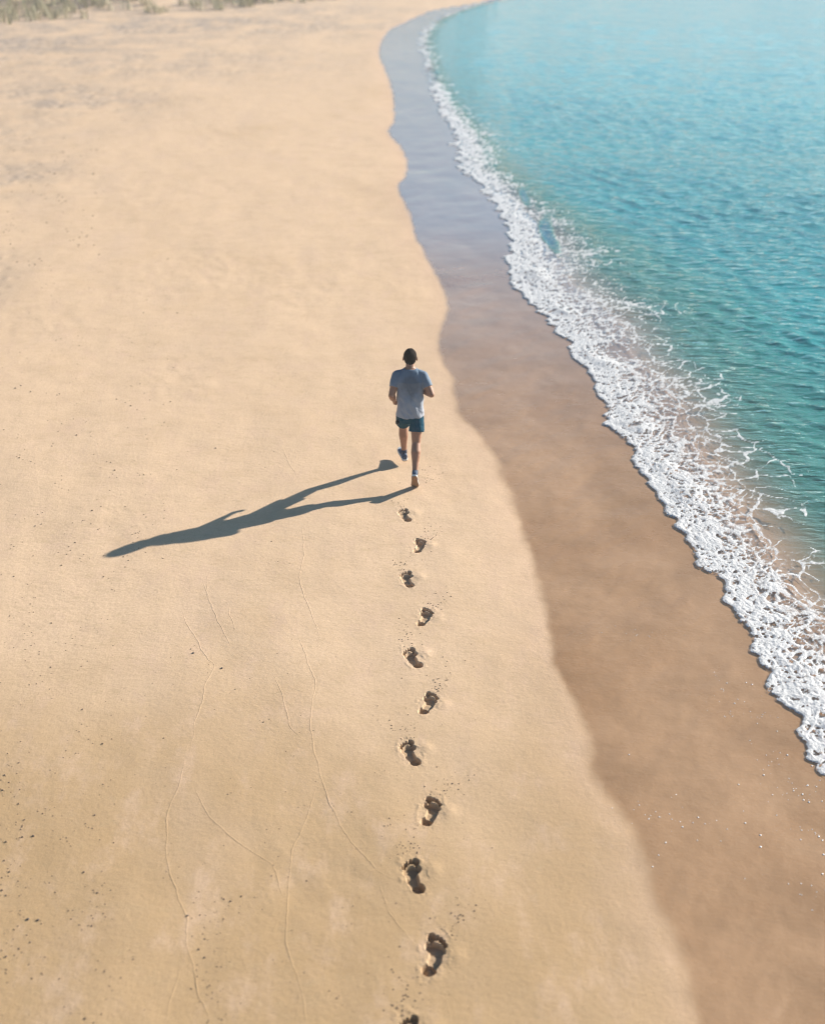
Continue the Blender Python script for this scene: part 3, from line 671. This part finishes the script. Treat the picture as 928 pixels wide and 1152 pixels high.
for sd in 'LR':
    s_, e_ = J[sd+'sh'], J[sd+'el']; en = s_.lerp(e_, .60); cap(bm, s_+Vector((0, 0, -.002)), s_.lerp(e_, .2), .064, .063); tube(bm, s_.lerp(e_, .1), en, .064, .060, 24)
    cap(bm, s_, Vector((CX+(-.05 if sd == 'L' else .05), 13.745, 1.398)), .062, .046)
def shirt_folds(c):
    x, y, z = c[:, 0], c[:, 1], c[:, 2]
    low = sst(1.25, .95, z)
    f = fbm(x*9+z*7, z*4-x*3, 980, 3)*.010*(.5+low) + np.sin((x*1.0+z*.55)*70+perlin(z*8, x*8, 981)*3)*.0030*low
    return f+perlin(x*14, z*9+y*4, 983)*.004
shirt = solidify_mesh(bm, 't_shirt', MT, person, .0060, 4, .5, shirt_folds)
# shorts
MSH = simple('teal_shorts_cloth', (.004, .055, .090), .7, .25, 12, .004, .1)
bm = bmesh.new()
loft(bm, [((CX, 13.632, z), a, d) for z, a, d in ((.775, .145, .112), (.84, .166, .124), (.92, .160, .118), (.95, .152, .110))])
for sd in 'LR':
    hp, kn = J[sd+'hp'], J[sd+'kn']; en = hp.lerp(kn, .66 if sd == 'L' else .60)
    cap(bm, hp, hp.lerp(kn, .12), .094, .094); tube(bm, hp, en, .092, .100, 28)
shorts = solidify_mesh(bm, 'shorts', MSH, person, .0060, 4, .5, lambda c: fbm(c[:, 0]*12, c[:, 2]*7+c[:, 1]*5, 990, 3)*.010)
bm = bmesh.new(); ell(bm, (CX-.163, 13.60, .765), (.024, .045, .030)); solidify_mesh(bm, 'pocket_flap', simple('black_cloth', (.012, .012, .014)), person, .006, 2)
# shoes
def shoe(ankle, heading, pitch, up_col):
    """local: heel at y=-.07, toe y=.21, sole underside z=-.095 with the ankle joint at the origin"""
    M = Matrix.Translation(ankle) @ Matrix.Rotation(heading, 4, 'Z') @ Matrix.Rotation(pitch, 4, 'X')
    prof = [(-.078, .022, .0), (-.066, .034, 0), (-.03, .038, 0), (.03, .037, 0), (.09, .044, 0), (.14, .049, 0), (.18, .045, 0), (.205, .030, 0), (.214, .014, 0)]
    top = [-.035, .000, .008, .000, -.022, -.040, -.055, -.066, -.074]
    bm = bmesh.new()
    def xring(bm, y, hw_, z0, z1, n=20):
        vs = []
        for k in range(n):
            th = 2*math.pi*k/n; cx, sx = math.cos(th), math.sin(th); xx = hw_*abs(cx)**.75*(1 if cx >= 0 else -1)
            zc = (z0+z1)/2; hz = (z1-z0)/2; xx *= (1 if sx < 0 else 1-.35*sx); vs.append(bm.verts.new((xx, y, zc+hz*abs(sx)**.75*(1 if sx >= 0 else -1))))
        return vs
    def sweep(bm, rings):
        for a, b_ in zip(rings, rings[1:]):
            n = len(a)
            for k in range(n): bm.faces.new((a[k], a[(k+1) % n], b_[(k+1) % n], b_[k]))
        bm.faces.new(list(reversed(rings[0]))); bm.faces.new(rings[-1])
    sweep(bm, [xring(bm, y, h_*.96, -.078, t_) for (y, h_, _), t_ in zip(prof, top)])
    bmesh.ops.transform(bm, matrix=M, verts=bm.verts)
    o = solidify_mesh(bm, 'shoe', up_col, person, .005, 3)
    for nm, z0, z1, g, mt in (('midsole', -.092, -.070, 1.06, simple('white_rubber', (.62, .62, .60), .5)), ('outsole', -.100, -.0905, 1.04, simple('sandy_tread', (.27, .155, .085), .9, .35, 60, .004))):
        bm = bmesh.new(); ol = [(h_*g, y) for y, h_, _ in prof]; pl = [(a, b_) for a, b_ in ol]+[(-a, b_) for a, b_ in reversed(ol)]
        lift = lambda y: .018*max(0, (y-.13)/.08)**2
        lo_ = [bm.verts.new((a, b_*1.02, z0+lift(b_))) for a, b_ in pl]; hi_ = [bm.verts.new((a*.97, b_*1.02, z1+lift(b_))) for a, b_ in pl]; n = len(pl)
        for k in range(n): bm.faces.new((lo_[k], lo_[(k+1) % n], hi_[(k+1) % n], hi_[k]))
        bm.faces.new(list(reversed(lo_))); bm.faces.new(hi_)
        bmesh.ops.transform(bm, matrix=M, verts=bm.verts); solidify_mesh(bm, nm, mt, o, .0035, 2)
    bm = bmesh.new(); tube(bm, M @ Vector((0, -.005, -.02)), M @ Vector((0, -.008, .045)), .040, .037, 24); solidify_mesh(bm, 'sock', simple('navy_sock', (.03, .045, .08)), person, .005, 2)
MN = simple('navy_mesh_fabric', (.035, .065, .12), .7, .4, 60, .002)
shoe(J['Lan'], math.radians(14), math.radians(6), MN)
shoe(J['Ran'], math.radians(-4), math.radians(-58), MN)

# ------------------------------------------------------------------ sea air
bm = bmesh.new(); bmesh.ops.create_cube(bm, size=1); me = bpy.data.meshes.new('haze'); bm.to_mesh(me); bm.free()
hz = bpy.data.objects.new('haze', me); C.objects.link(hz); hz.scale = (13000, 13000, 24); hz.location = (0, 0, 24/2-7.5)
k = NT('haze_air'); pv_ = k.n('ShaderNodeVolumePrincipled', {'Color': (.90, .95, 1, 1), 'Density': .0014, 'Anisotropy': .2}); k.link(pv_.outputs[0], k.out.inputs[1]); me.materials.append(k.m)
tag(hz, kind='stuff', label='pale sea haze hanging over the whole bay', cat='haze')
